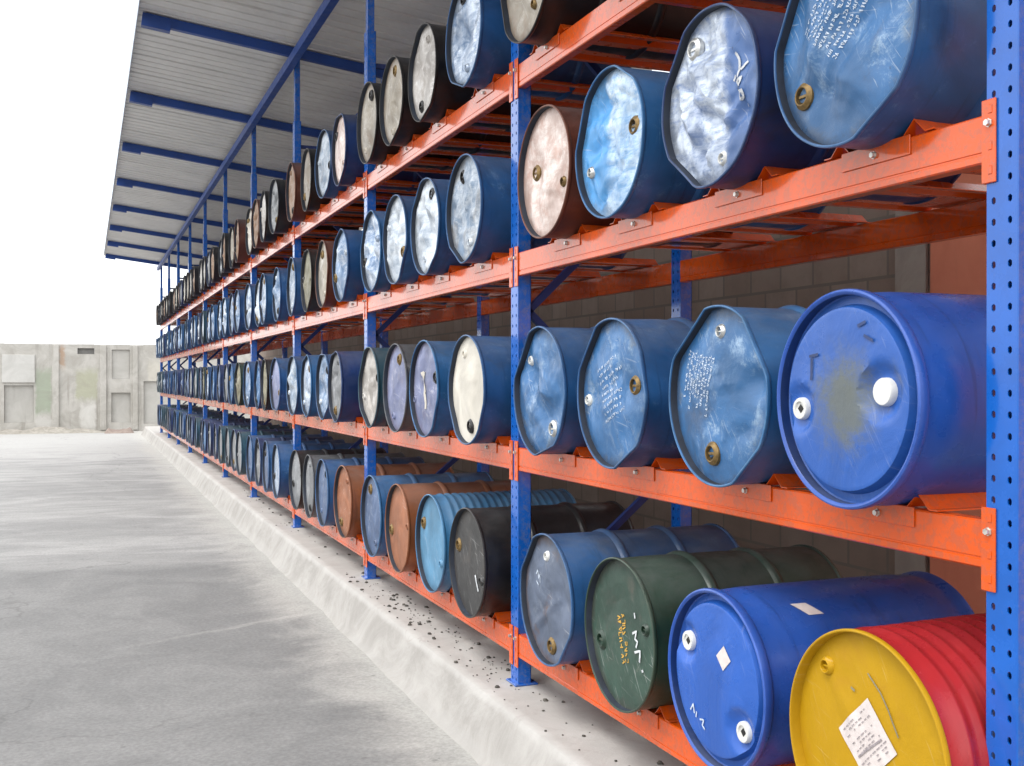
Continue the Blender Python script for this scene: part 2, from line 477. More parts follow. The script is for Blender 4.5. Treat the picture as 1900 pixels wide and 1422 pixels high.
# ------------------------------------------------------------------ far boundary wall
def wall_mat(name, c1, c2, c3, sc=1.0, k=.80, stains=()):
    c1, c2, c3 = [tuple(x * k for x in c) for c in (c1, c2, c3)]
    m, nt, bs = new_mat(name)
    tc = N(nt, "ShaderNodeTexCoord"); P = tc.outputs["Object"]
    mid = noise_node(nt, P, 1.6 * sc, 8, .7, .8)
    mp = N(nt, "ShaderNodeMapping"); mp.inputs["Scale"].default_value = (4, 4, .35); nt.links.new(P, mp.inputs["Vector"])
    drip = noise_node(nt, mp.outputs[0], 1.2, 6, .65, .3)
    c = mixc(nt, ramp(nt, mid, .32, .68), c1, c2)
    c = mixc(nt, ramp(nt, drip, .55, .72, 0, .7), c, c3)
    if stains:     # patches of moss, lime wash and rust with ragged edges
        sp = N(nt, "ShaderNodeSeparateXYZ"); nt.links.new(P, sp.inputs[0])
        e = mth(nt, 'MULTIPLY', mth(nt, 'SUBTRACT', noise_node(nt, P, 3.5, 7, .7), .5), .55)
        X, Z = mth(nt, 'ADD', sp.outputs[0], mth(nt, 'MULTIPLY', e, .6)), mth(nt, 'ADD', sp.outputs[2], e)
        for (xa, xb, za, zb, col, stg) in stains:
            f = mth(nt, 'MULTIPLY', mth(nt, 'MULTIPLY', ramp(nt, X, xa - .05, xa + .05), ramp(nt, X, xb - .05, xb + .05, 1, 0)),
                    mth(nt, 'MULTIPLY', ramp(nt, Z, za - .15, za + .15), ramp(nt, Z, zb - .2, zb + .2, 1, 0)))
            c = mixc(nt, mth(nt, 'MULTIPLY', f, mth(nt, 'MULTIPLY', ramp(nt, mid, .25, .6, .5, 1.0), stg)), c, col)
    nt.links.new(c, bs.inputs["Base Color"]); bs.inputs["Roughness"].default_value = .92
    bump(nt, bs, mid, .3, .03)
    return m
WALLM = wall_mat("weathered_wall", (.44, .42, .38), (.60, .58, .54), (.35, .33, .295), stains=(
    (-1.58, -1.10, .65, 2.1, (.20, .29, .17), .5), (-.32, .36, 1.1, 2.08, (.33, .35, .20), .5), (-.82, -.66, 2.2, 2.98, (.36, .22, .13), .7),
    (-.20, .30, .1, 1.0, (.60, .59, .56), .8), (-1.56, -1.1, .0, .6, (.56, .55, .52), .7), (-4.0, -3.2, .4, 1.9, (.24, .30, .18), .6), (2.0, 2.6, 1.6, 2.4, (.56, .53, .45), .5)))
PANEL = wall_mat("wall_infill", (.50, .485, .45), (.58, .565, .53), (.42, .40, .37))
PALE = wall_mat("pale_render", (.56, .55, .52), (.66, .65, .62), (.45, .43, .40))
MOSS = wall_mat("mossy_render", (.36, .42, .30), (.50, .52, .42), (.24, .33, .21), 2)
LIME = wall_mat("lime_render", (.47, .49, .33), (.56, .57, .44), (.40, .43, .29), 2)
RUST = wall_mat("rust_stain", (.40, .30, .22), (.50, .42, .34), (.34, .22, .15), 2)
YW = 39.5
wall = thing("boundary_wall", "long pale weathered concrete wall with bricked-up openings closing the far end of the yard", "wall", (0, YW, -.25))
def wpart(name, x0, x1, z0, z1, y0, y1, mat):
    b = MB(); b.cbox(x0, x1, y0, y1, z0 + .25, z1 + .25, .008)
    return obj(name, b.mesh(name), mat, wall)
def wall_body():
    # slab with recesses left open: strips between the openings
    b = MB()
    opens = [(-2.54, -1.64, .10, 1.34), (.80, 1.42, .06, 1.08), (1.85, 3.1, .0, 1.48), (-.28, .26, 2.40, 2.60), (.82, 1.40, 1.56, 2.56), (-5.2, -4.1, .1, 1.4), (-8.0, -6.9, .1, 1.4), (5.0, 6.2, 0, 1.5)]
    xs = sorted({-26.0, 16.0} | {v for q in opens for v in q[:2]})
    for a, c in zip(xs[:-1], xs[1:]):
        if c - a < 1e-4: continue
        hit = sorted([q for q in opens if q[0] <= a + 1e-4 and q[1] >= c - 1e-4], key=lambda q: q[2])
        z = -.30
        top = 2.73 + .03 * noise.noise(Vector((a * 2, 1, 1)))
        for q in hit:
            if q[2] > z + .01: b.box(a, c, 0, .22, z + .25, q[2] + .25)
            z = q[3]
        b.box(a, c, 0, .22, z + .25, top + .25)
    return b.mesh("wall_body")
obj("wall_body", wall_body(), WALLM, wall)
for (x0, x1, z0, z1) in ((-2.54, -1.64, .10, 1.34), (.80, 1.42, .06, 1.08), (1.85, 3.1, .0, 1.48), (-5.2, -4.1, .1, 1.4), (-8.0, -6.9, .1, 1.4), (5.0, 6.2, 0, 1.5)):
    wpart("blocked_opening", x0 + .002, x1 - .002, z0, z1 - .002, .10, .20, PANEL)
wpart("infill_panel", .822, 1.398, 1.562, 2.558, .06, .20, PANEL)
wpart("vent_grille", -.278, .258, 2.402, 2.598, .12, .2, simple("vent_dark", (.22, .215, .205), .8))
wpart("lintel_panel", -2.60, -1.60, 1.43, 2.36, -.05, -.002, PALE)
wpart("pilaster", -1.06, -.86, -.2, 2.70, -.06, -.002, WALLM)
wpart("pilaster", .44, .64, -.2, 2.70, -.06, -.002, WALLM)
wpart("pilaster", 1.50, 1.66, -.2, 2.70, -.06, -.002, WALLM)

def heap(name, x0, x1, y0, y1, h, mat, seed, n=60, m=12):
    b = MB(); vs = []
    for i in range(n + 1):
        for j in range(m + 1):
            u, w = i / n, j / m
            e = math.sin(PI * w) * min(1, 8 * u, 8 * (1 - u))
            z = e * h * (.5 + .9 * abs(noise.noise(Vector((u * (x1 - x0) * 1.1, w * 3, seed))) + .3) + .25 * noise.noise(Vector((u * (x1 - x0) * 5, w * 9, seed))))
            vs.append((x0 + (x1 - x0) * u, y0 + (y1 - y0) * w, -.258 + max(0, z)))
    fs = [(i * (m + 1) + j, (i + 1) * (m + 1) + j, (i + 1) * (m + 1) + j + 1, i * (m + 1) + j + 1) for i in range(n) for j in range(m)]
    b.add(vs, fs)
    o = obj(name, b.mesh(name, True), mat)
    return o
o = heap("rubble", -14, 1.4, YW - 1.0, YW + .02, .16, wall_mat("dusty_rubble", (.28, .26, .225), (.42, .395, .35), (.20, .18, .15), 3), 4.2, 150)
o['kind'] = 'stuff'
o = heap("soil_heap", .55, 1.5, YW - 1.6, YW - .75, .20, wall_mat("reddish_soil", (.24, .185, .16), (.33, .27, .235), (.17, .13, .11), 3), 8.1, 20)
o['label'] = "low heap of reddish soil at the foot of the far wall below the doorway"; o['category'] = "soil heap"

# ------------------------------------------------------------------ building wall behind the rack
def block_mat():
    m, nt, bs = new_mat("brown_blockwork")
    tc = N(nt, "ShaderNodeTexCoord"); P = tc.outputs["Object"]
    sep = N(nt, "ShaderNodeSeparateXYZ"); nt.links.new(P, sep.inputs[0])
    cmb = N(nt, "ShaderNodeCombineXYZ"); nt.links.new(sep.outputs[1], cmb.inputs[0]); nt.links.new(sep.outputs[2], cmb.inputs[1])
    br = N(nt, "ShaderNodeTexBrick")
    br.inputs["Scale"].default_value = 1.0
    br.inputs["Brick Width"].default_value = .40; br.inputs["Row Height"].default_value = .20; br.inputs["Mortar Size"].default_value = .012
    br.inputs["Color1"].default_value = (.27, .20, .16, 1); br.inputs["Color2"].default_value = (.34, .27, .225, 1); br.inputs["Mortar"].default_value = (.20, .17, .145, 1)
    nt.links.new(cmb.outputs[0], br.inputs["Vector"])
    c = mixc(nt, ramp(nt, noise_node(nt, P, 3, 7, .7), .4, .75, 0, .6), br.outputs["Color"], (.20, .155, .13))
    nt.links.new(c, bs.inputs["Base Color"]); bs.inputs["Roughness"].default_value = .95
    bump(nt, bs, br.outputs["Fac"], -.5, .01)
    return m
XB = 5.0
bw = thing("block_wall", "brown concrete block wall seen in the gaps behind the drum rack", "wall", (XB, 5.4, 0))
b = MB(); b.box(0, .2, 0, 29.5, 0, 4.02); obj("blockwork", b.mesh("blockwork"), block_mat(), bw)
b = MB(); b.cbox(-.03, -.003, .02, .30, 0, 4.0, .004); obj("pier", b.mesh("pier"), wall_mat("grey_pier", (.40, .34, .30), (.52, .46, .40), (.30, .25, .21)), bw)
ow = thing("painted_wall", "salmon orange painted wall panel behind the near end of the rack", "wall", (XB - .06, -4, 0))
b = MB(); b.cbox(0, .25, 0, 9.35, 0, 4.02, .006); obj("wall_panel", b.mesh("wall_panel"), wall_mat("salmon_paint", (.86, .27, .16), (.95, .33, .20), (.76, .25, .15)), ow)

# ================================================================== THE RACK
rack = thing("pallet_rack", "long four level storage rack with perforated blue posts and orange beams carrying the drums", "rack", (W, Y1, 0))
def L(x, y, z): return (x - W, y - Y1, z)       # rack space

def post_mesh(height):
    b = MB()
    cell = .05
    n = int(height / cell)
    yb = [-.045, -.030, -.018, .018, .030, .045]
    zb = [0, .0165, .0335, .05]
    for i in range(n):
        z0 = i * cell
        for r in range(3):
            for c in range(5):
                if r == 1 and c in (1, 3):
                    y0, y1, a, e = yb[c], yb[c + 1], z0 + zb[1], z0 + zb[2]
                    ch = .004      # chamfered hole with real sheet thickness
                    ring = [(y0 + ch, a), (y1 - ch, a), (y1, a + ch), (y1, e - ch), (y1 - ch, e), (y0 + ch, e), (y0, e - ch), (y0, a + ch)]
                    vs = [(0, p, q) for p, q in ring] + [(.004, p, q) for p, q in ring] + [(0, y0, a), (0, y1, a), (0, y1, e), (0, y0, e)]
                    fs = [(k, (k + 1) % 8, 8 + (k + 1) % 8, 8 + k) for k in range(8)] + [(16, 0, 7), (17, 2, 1), (18, 4, 3), (19, 6, 5)]
                    b.add(vs, fs)
                    continue
                b.add([(0, yb[c], z0 + zb[r]), (0, yb[c + 1], z0 + zb[r]), (0, yb[c + 1], z0 + zb[r + 1]), (0, yb[c], z0 + zb[r + 1])], [(0, 1, 2, 3)])
    H = n * cell
    e = .003
    for s in (-1, 1):
        y = s * .045
        b.add([(0, y, 0), (e, y + s * .002, 0), (POST_D, y + s * .002, 0), (POST_D, y + s * .002, H), (e, y + s * .002, H), (0, y, H)], [(0, 1, 4, 5), (1, 2, 3, 4)])
        b.box(POST_D - .003, POST_D, min(y + s * .002, y - s * .025), max(y + s * .002, y - s * .025), 0, H)
        b.add([(.004, y - s * .003, 0), (POST_D - .004, y - s * .003, 0), (POST_D - .004, y - s * .003, H), (.004, y - s * .003, H)], [(0, 1, 2, 3)])
    b.box(.0, POST_D, -.045, .045, H, H + .003)
    b.cbox(-.02, POST_D + .03, -.065, .065, .0005, .010, .002)
    return b.mesh("post")
PM = post_mesh(4.15)
for n in range(NB + 1):
    yc = far_edge(n) - POST_W / 2
    obj("post", PM, BLUE, rack, L(W, yc, 0))
    obj("post", PM, BLUE, rack, L(REAR, yc, 0))
    b = MB()                                       # frame bracing between front and rear post
    zs = [.35, 1.05, 1.85, 2.65, 3.45]
    x0, x1 = POST_D + .002, REAR - W - .002
    for k in range(len(zs) - 1):
        a, c = (x0, x1) if k % 2 == 0 else (x1, x0)
        b.bar((a, 0, zs[k]), (c, 0, zs[k + 1]), .03, .035)
    b.bar((x0, 0, .25), (x1, 0, .25), .03, .035); b.bar((x0, 0, 3.9), (x1, 0, 3.9), .03, .035)
    obj("brace", b.mesh("brace"), BRACE, rack, L(W, yc, 0))

def beam_prof():
    h = BEAM_H; t = .045; c = .004
    return [(c, 0), (t - c, 0), (t, -c), (t, -h + c), (t - c, -h), (c, -h), (0, -h + c), (0, -h + .020), (.0025, -h + .022), (.0025, -h + .026), (0, -h + .028), (0, -c)]
b = MB(); b.prism([(x, z) for x, z in beam_prof()], 'y', 0.0005, PITCH - POST_W - .0005); BEAM = b.mesh("beam")
def plate_mesh(s):
    b = MB()
    y0, y1 = (-.032, .011) if s == 1 else (-.011, .032)
    b.cbox(-.0065, -.0008, y0, y1, -.165, .032, .0018)
    yc = (y0 + y1) / 2 - s * .006
    for z in (.008, -.078, -.135):
        b.cbox(-.0085, -.0062, yc - .006, yc + .006, z - .010, z + .010, .001)
    return b.mesh("end_plate")
PL = {1: plate_mesh(1), -1: plate_mesh(-1)}
b = MB(); b.hexbolt(0, 0, 0, .0085, .011); BOLT = b.mesh("bolt")
for lv in range(4):
    for n in range(NB):
        bo = obj("beam", BEAM, ORANGE, rack, L(W, far_edge(n), LV[lv]))
        if n < 6:
            p = obj("end_plate", PL[1], ORANGE, bo, (0, 0, 0))
            q = obj("end_plate", PL[-1], ORANGE, bo, (0, PITCH - POST_W, 0))
            if n < 4:
                obj("bolt", BOLT, STEEL, bo, (-.0068, -.013, -.024))
                obj("bolt", BOLT, STEEL, bo, (-.0068, PITCH - POST_W + .013, -.024))
        obj("beam", BEAM, ORANGE, rack, L(REAR, far_edge(n), LV[lv] - .001))

def cradle_mb(mbuild, x0, y0, z0):
    """bent sheet strip from front to rear beam: two raised V folds that hold the drum, front flange on the beam"""
    t = .003
    pts = [(-.215, .003), (-.185, .003), (-.146, .040), (-.107, .003), (.107, .003), (.146, .040), (.185, .003), (.215, .003)]
    top = [(p, z + t) for p, z in pts]
    prof = [(y0 + p, z0 + z) for p, z in pts] + [(y0 + p, z0 + z) for p, z in top[::-1]]
    mbuild.prism(prof, 'x', x0 - .002, x0 + REAR - W + .045)
    mbuild.cbox(x0 - .0052, x0 - .0015, y0 - .135, y0 + .135, z0 - .046, z0 + .0055, .001)
b = MB(); cradle_mb(b, 0, 0, 0); CRADLE = b.mesh("cradle")

OFFS = {0: [.29, 1.03, 1.70, 2.40], 1: [.37, .99, 1.73, 2.43], 2: [.385, 1.04, 1.75, 2.38], 3: [.38, 1.06, 1.75, 2.60]}
rnd = random.Random(5)
spots = {}
for lv in range(4):
    for n in range(NB):
        for k in range(4):
            base = OFFS[lv][k] if n == 0 else [.36, 1.07, 1.76, 2.43][k] + rnd.uniform(-.05, .05)
            if n == 1 and lv == 3: base = [.38, 1.17, 1.87, 2.52][k]
            spots[(n, lv, k)] = far_edge(n) + base
rest = MB()
for (n, lv, k), y in spots.items():
    if n < 6:
        c = obj("cradle", CRADLE, ORANGE, rack, L(W, y, LV[lv]))
        if n < 4: obj("bolt", BOLT, STEEL, c, (-.0054, 0, -.023))
    else:
        x, yy, z = L(W, y, LV[lv]); cradle_mb(rest, x, yy, z)
o = obj("cradle", rest.mesh("far_cradle"), ORANGE, rack); o['kind'] = 'stuff'

# ================================================================== CANOPY
can = thing("canopy_roof", "grey ribbed sheet canopy on blue rafters sloping over the drum rack", "roof", (W, Y1, 4.15))
def C(x, y, z): return (x - W, y - Y1, z - 4.15)
RX0, RX1 = .475, 5.15
def roof_z(x): return 5.10 - .122 * (x - .475)
RY0, RY1 = -1.2, far_edge(NB) + .35
b = MB()
prof = []
y = RY0
per = .765
while y < RY1:
    for (dy, h) in ((0, 0), (.150, 0), (.156, .012), (.186, .012), (.192, 0), (.340, 0), (.346, .012), (.376, .012), (.382, 0), (.530, 0), (.536, .012), (.566, .012), (.572, 0), (.70, 0), (.715, .036), (.750, .036)):
        prof.append((y + dy, h))
    y += per
prof.append((y, 0))
vs, fs = [], []
xsr = [RX0, 1.6, 2.8, 4.0, RX1]
for t in (0, .0012):
    for x in xsr:
        for (yy, h) in prof: vs.append(C(x, yy, roof_z(x) + h + t))
npf = len(prof)
for t in range(2):
    for i in range(len(xsr) - 1):
        for j in range(npf - 1):
            a = t * len(xsr) * npf + i * npf + j
            fs.append((a, a + 1, a + npf + 1, a + npf))
b.add(vs, fs)
me = bpy.data.meshes.new("roof_sheet"); me.from_pydata(b.v, [], b.f); me.update()
obj("roof_sheet", me, SHEET, can)
b = MB()
b.add([C(RX0 - .012, RY0, roof_z(RX0) + .045), C(RX0 - .012, RY1, roof_z(RX0) + .045), C(RX0 - .012, RY1, roof_z(RX0) - .055), C(RX0 - .012, RY0, roof_z(RX0) - .055),
       C(RX0 - .006, RY0, roof_z(RX0) + .045), C(RX0 - .006, RY1, roof_z(RX0) + .045), C(RX0 - .006, RY1, roof_z(RX0) - .055), C(RX0 - .006, RY0, roof_z(RX0) - .055)],
      [(0, 1, 2, 3), (7, 6, 5, 4), (0, 4, 5, 1), (3, 2, 6, 7), (0, 3, 7, 4), (1, 5, 6, 2)])
obj("eave_flashing", b.mesh("eave_flashing"), simple("flashing_paint", (.42, .47, .55), .5), can)
for n in range(NB + 1):
    yc = far_edge(n) - POST_W / 2
    b = MB(); h = .095
    b.bar(C(RX0 + .06, yc, roof_z(RX0 + .06) - h / 2 - .012), C(RX1 - .05, yc, roof_z(RX1 - .05) - h / 2 - .012), .065, h)
    b.bar(C(RX0 + .03, yc, roof_z(RX0) - .085), C(RX0 + .30, yc, roof_z(RX0 + .27) - .085), .085, .125)
    obj("rafter", b.mesh("rafter"), CANOPY_BLUE, can)
    for x in (W, REAR):
        zt = roof_z(x + .035) - h - .012
        b = MB(); b.cbox(x + .008 - W, x + .062 - W, yc - Y1 - .03, yc - Y1 + .03, .004, zt - 4.15 - .002, .003)
        obj("support_post", b.mesh("support_post"), BLUE, can)
b = MB(); b.bar(C(W - .04, RY0 + .1, roof_z(W) - .19), C(W - .04, RY1 - .1, roof_z(W) - .19), .07, .09); obj("tie_beam", b.mesh("tie_beam"), CANOPY_BLUE, can)
b = MB(); b.bar(C(REAR + .12, RY0 + .1, roof_z(REAR) - .19), C(REAR + .12, RY1 - .1, roof_z(REAR) - .19), .07, .09); obj("tie_beam", b.mesh("tie_beam"), CANOPY_BLUE, can)

# ================================================================== DRUMS
R, LEN = .29, .88
class Lid:
    """the dented end of a drum; h(u, v) is its depth behind the rim plane (u to the right, v up, seen from the yard)"""
    def __init__(s, seed, amp=.018, folds=5, clips=(), bulge=.012, kind='steel', dents=(), bungs=()):
        s.seed, s.amp, s.clips, s.bulge, s.kind, s.dents, s.bungs = seed, amp, clips, bulge, kind, dents, bungs
        rn = random.Random(seed)
        s.folds = []
        for i in range(folds):
            a = rn.uniform(0, PI)
            s.folds.append((math.cos(a), math.sin(a), rn.uniform(-.16, .16), rn.uniform(.03, .10), rn.uniform(.4, 1.0) * rn.choice((-1, 1, 1)), rn.uniform(-.15, .15), rn.uniform(.10, .24)))
        s.RI = R - .009
    def clip(s, a):
        k = 1.0
        for (deg, fr) in s.clips:
            c = math.cos(a - R_(deg))
            if c > .2: k = min(k, fr / c)
        k *= 1 - .010 * s.amp / .02 * (noise.noise(Vector((math.cos(a) * 2.4, math.sin(a) * 2.4, s.seed))) + .3)
        return min(k, 1.0)
    def h(s, u, v):
        rr = min(1.0, math.hypot(u, v) / s.RI)
        if s.kind == 'plastic':
            x = .012 - .010 * (1 - rr * rr)
            if rr > .86: x += .026 * min(1, (rr - .86) / .035) if rr < .95 else .026
            for (bu, bv, br) in s.bungs:
                dd = math.hypot(u - bu, v - bv)
                if dd < br + .040:
                    w_ = min(1, max(0, (br + .040 - dd) / .030)); x = max(x, .010) + .018 * w_ * w_ * (3 - 2 * w_)
            return x + .003 * noise.noise(Vector((u * 6, v * 6, s.seed)))
        x = .030 - (s.bulge + .006) * (1 - rr * rr)
        fade = max(0.0, 1 - rr ** 7)
        q = 0
        for (ca, sa, off, w, a, to, ln) in s.folds:
            dd = u * ca + v * sa - off; t = -u * sa + v * ca - to
            q += a * max(0, 1 - abs(dd) / w) * math.exp(-(t / ln) ** 2)
        q += .9 * noise.noise(Vector((u * 7, v * 7, s.seed * 1.7))) + .4 * abs(noise.noise(Vector((u * 16, v * 16, s.seed * 2.3))))
        if s.kind == 'crumpled': q += .75 * abs(noise.noise(Vector((u * 21, v * 8, s.seed * 3.1)))) - .5 * abs(noise.noise(Vector((u * 11 + v * 6, v * 12, s.seed * 4.7))))
        for (du, dv, dr, dp) in s.dents:
            q += dp / max(s.amp, .001) * math.exp(-((u - du) ** 2 + (v - dv) ** 2) / dr ** 2)
        return min(max(x + s.amp * q * fade, -.02), .075)
    def mesh(s, rings, segs, rim_mi=0):
        b = MB(); vs = []
        fr = [(i / rings) ** .9 for i in range(rings + 1)]
        if s.kind == 'plastic':
            fr = sorted(fr + [.858, .895, .95, .955])
        for f in fr[1:]:
            for j in range(segs):
                a = 2 * PI * j / segs
                r = f * s.RI * s.clip(a)
                u, v = r * math.cos(a), r * math.sin(a)
                vs.append((s.h(u, v) if f < .999 else .030, -u, v))
        vs.append((s.h(0, 0), 0, 0))
        c = len(vs) - 1
        fs = [(c, j, (j + 1) % segs) for j in range(segs)]
        for i in range(len(fr) - 2):
            for j in range(segs):
                k = (j + 1) % segs
                fs.append((i * segs + j, (i + 1) * segs + j, (i + 1) * segs + k, i * segs + k))
        b.add(vs, fs)
        return b.mesh("lid", True, 35)

def drum_body(lid, kind, segs, seed, side_dents=()):
    b = MB()
    rb = R - .006
    prof = [(.032, R - .0095), (.005, R - .0088), (.001, R - .0072), (0, R - .0045), (.0015, R - .0012), (.006, R), (.013, R - .0005), (.017, R - .004), (.019, rb)]
    if kind == 'plastic':
        prof = [(.045, R - .015), (.006, R - .0145), (.001, R - .010), (0, R - .006), (.003, R - .001), (.012, R + .001), (.026, R), (.034, R - .005), (.040, R - .012), (.055, R - .013), (.085, R - .007), (.14, R - .004), (.30, R - .003), (.58, R - .003), (.74, R - .004), (.80, R - .007), (.83, R - .012), (.845, R - .005), (.87, R), (.88, R - .006), (.88, .01)]
    else:
        if kind == 'ribbed':
            x = .06
            while x < LEN - .08:
                if abs(x - LEN / 2) < .03: prof += [(x, rb)]
                prof += [(x, rb - .001), (x + .012, rb + .0065), (x + .020, rb + .0065), (x + .032, rb - .001)]
                x += .046
        else:
            for c in (.295, .585):
                prof += [(c - .10, rb), (c - .022, rb), (c - .012, rb + .009), (c, rb + .0125), (c + .012, rb + .009), (c + .022, rb)]
            if kind == 'beaded':
                for c in (.70, .735, .77):
                    prof += [(c - .012, rb), (c - .004, rb + .005), (c + .004, rb + .005), (c + .012, rb)]
        prof += [(LEN - .019, rb), (LEN - .015, R), (LEN - .006, R), (LEN, R - .005), (LEN - .016, R - .013), (LEN - .016, .01)]
    vs = []
    for (x, r) in prof:
        for j in range(segs):
            a = 2 * PI * j / segs
            k = lid.clip(a)
            f = max(0.0, 1 - x / .17); f = f * f * (3 - 2 * f)
            rr = r * (1 - (1 - k) * f)
            wob = noise.noise(Vector((x * 4, math.cos(a) * 1.2, math.sin(a) * 1.2 + seed))) * .006 * (0 if kind == 'plastic' else 1) * min(1, x / .1) * (1 if x < LEN - .05 else 0)
            for (da, dx, dr, dp) in side_dents:
                aa = (a - R_(da) + PI) % (2 * PI) - PI
                wob -= dp * math.exp(-((aa * R) ** 2 + (x - dx) ** 2) / dr ** 2)
            rr += wob if r > .1 else 0
            vs.append((x, -rr * math.cos(a), rr * math.sin(a)))
    fs = []
    for i in range(len(prof) - 1):
        for j in range(segs):
            k = (j + 1) % segs
            fs.append((i * segs + j, (i + 1) * segs + j, (i + 1) * segs + k, i * segs + k))
    fs.append(tuple(range((len(prof) - 1) * segs, len(prof) * segs)))
    b.add(vs, fs)
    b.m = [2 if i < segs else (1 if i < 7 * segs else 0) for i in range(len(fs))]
    return b.mesh("drum_body", True, 40)

def lathe_x(prof, n=18):
    """profile (x, r) about the x axis; front looks to -x; last point closes"""
    vs = []
    for (x, r) in prof:
        for j in range(n):
            a = 2 * PI * j / n
            vs.append((x, r * math.cos(a), r * math.sin(a)))
    fs = [(i * n + j, i * n + (j + 1) % n, (i + 1) * n + (j + 1) % n, (i + 1) * n + j) for i in range(len(prof) - 1) for j in range(n)]
    fs.append(tuple(range((len(prof) - 1) * n, len(prof) * n)))
    return vs, fs
def bung_mesh(r, style):
    b = MB()
    if style == 'cap':        # white plastic screw cap with ring and square socket
        b.add(*lathe_x([(.014, r * 1.05), (-.012, r * 1.0), (-.016, r * .92), (-.016, r * .66), (-.010, r * .60), (-.010, r * .30)], 22))
        b.add(*lathe_x([(-.0102, r * .42), (-.0115, r * .40), (-.0115, r * .16)], 4), mi=1)
        return b.mesh("bung", True, 40)
    if style == 'plain':      # flat white disc cap
        b.add(*lathe_x([(.014, r * 1.05), (-.014, r * 1.0), (-.019, r * .90), (-.019, r * .05)], 22))
        return b.mesh("bung", True, 40)
    # pressed flange, plug sunk in it with a cross bar
    b.add(*lathe_x([(.010, r * 1.5), (-.003, r * 1.42), (-.006, r * 1.25), (-.012, r * 1.08), (-.013, r * .98), (-.012, r * .88), (.002, r * .84)], 20))
    b.add(*lathe_x([(.0015, r * .86), (.0015, r * .05)], 20), mi=1)
    b.cbox(-.006, .001, -r * .7, r * .7, -r * .16, r * .16, .001)
    return b.mesh("bung", True, 40)
BUNG = {('ring', 0): bung_mesh(.027, 'ring'), ('ring', 1): bung_mesh(.017, 'ring'), ('cap', 0): bung_mesh(.033, 'cap'), ('cap', 1): bung_mesh(.031, 'cap'), ('plain', 0): bung_mesh(.036, 'plain')}

def ribbon(lid, pts, w, lift=.0022, b=None, step=.012):
    """a flat stroke laid over the dented lid, following its surface"""
    b = b or MB()
    P = []
    for (p, q) in zip(pts[:-1], pts[1:]):
        n = max(1, int(math.hypot(q[0] - p[0], q[1] - p[1]) / step))
        for i in range(n): P.append((p[0] + (q[0] - p[0]) * i / n, p[1] + (q[1] - p[1]) * i / n))
    P.append(pts[-1])
    vs = []
    for i, (u, v) in enumerate(P):
        a, c = P[max(0, i - 1)], P[min(len(P) - 1, i + 1)]
        dx, dy = c[0] - a[0], c[1] - a[1]; l = math.hypot(dx, dy) or 1
        nx, ny = -dy / l * w / 2, dx / l * w / 2
        for s in (-1, 1):
            uu, vv = u + s * nx, v + s * ny
            vs.append((lid.h(uu, vv) - lift, -uu, vv))
    fs = [(2 * i, 2 * i + 1, 2 * i + 3, 2 * i + 2) for i in range(len(P) - 1)]
    b.add(vs, fs)
    return b
def print_lines(lid, u0, v0, ang, lines, gap, length, w, seed, ragged=.25, chunk=(.008, .026), ch=.009):
    """rows of small worn print, too rubbed to read: broken strokes in rows"""
    rn = random.Random(seed); b = MB()
    ca, sa = math.cos(R_(ang)), math.sin(R_(ang))
    G = [[(0, 0), (0, 1)], [(0, 1), (.8, 1), (.8, .5)], [(0, 0), (.8, 0)], [(0, .5), (.7, .5)], [(.8, 0), (.8, 1)], [(0, 0), (.4, 1)], [(.4, 1), (.8, 0)], [(.1, .9), (.7, .1)]]
    for i in range(lines):
        t = rn.uniform(0, ragged * .4) * length; end = length * (1 - rn.uniform(0, ragged))
        while t < end:
            word = rn.randint(2, 6)
            for _ in range(word):
                if t > end: break
                o = i * gap
                for g in rn.sample(G, 2):
                    p = [(u0 + ca * (t + q * ch * .75) + sa * (o - z * ch), v0 + sa * (t + q * ch * .75) - ca * (o - z * ch)) for q, z in g]
                    if max(math.hypot(*q) for q in p) < .25: ribbon(lid, p, w, b=b, step=.02)
                t += ch * .95
            t += ch * .8
    return b.mesh("print")
def quad_label(lid, u0, v0, a, half_u, half_v, n=8, lift=.0025):
    b = MB(); ca, sa = math.cos(R_(a)), math.sin(R_(a)); vs = []
    for i in range(n + 1):
        for j in range(n + 1):
            s, t = (2 * i / n - 1) * half_u, (2 * j / n - 1) * half_v
            u, v = u0 + ca * s - sa * t, v0 + sa * s + ca * t
            vs.append((lid.h(u, v) - lift, -u, v))
    b.add(vs, [(i * (n + 1) + j, (i + 1) * (n + 1) + j, (i + 1) * (n + 1) + j + 1, i * (n + 1) + j + 1) for i in range(n) for j in range(n)])
    return b.mesh("label")

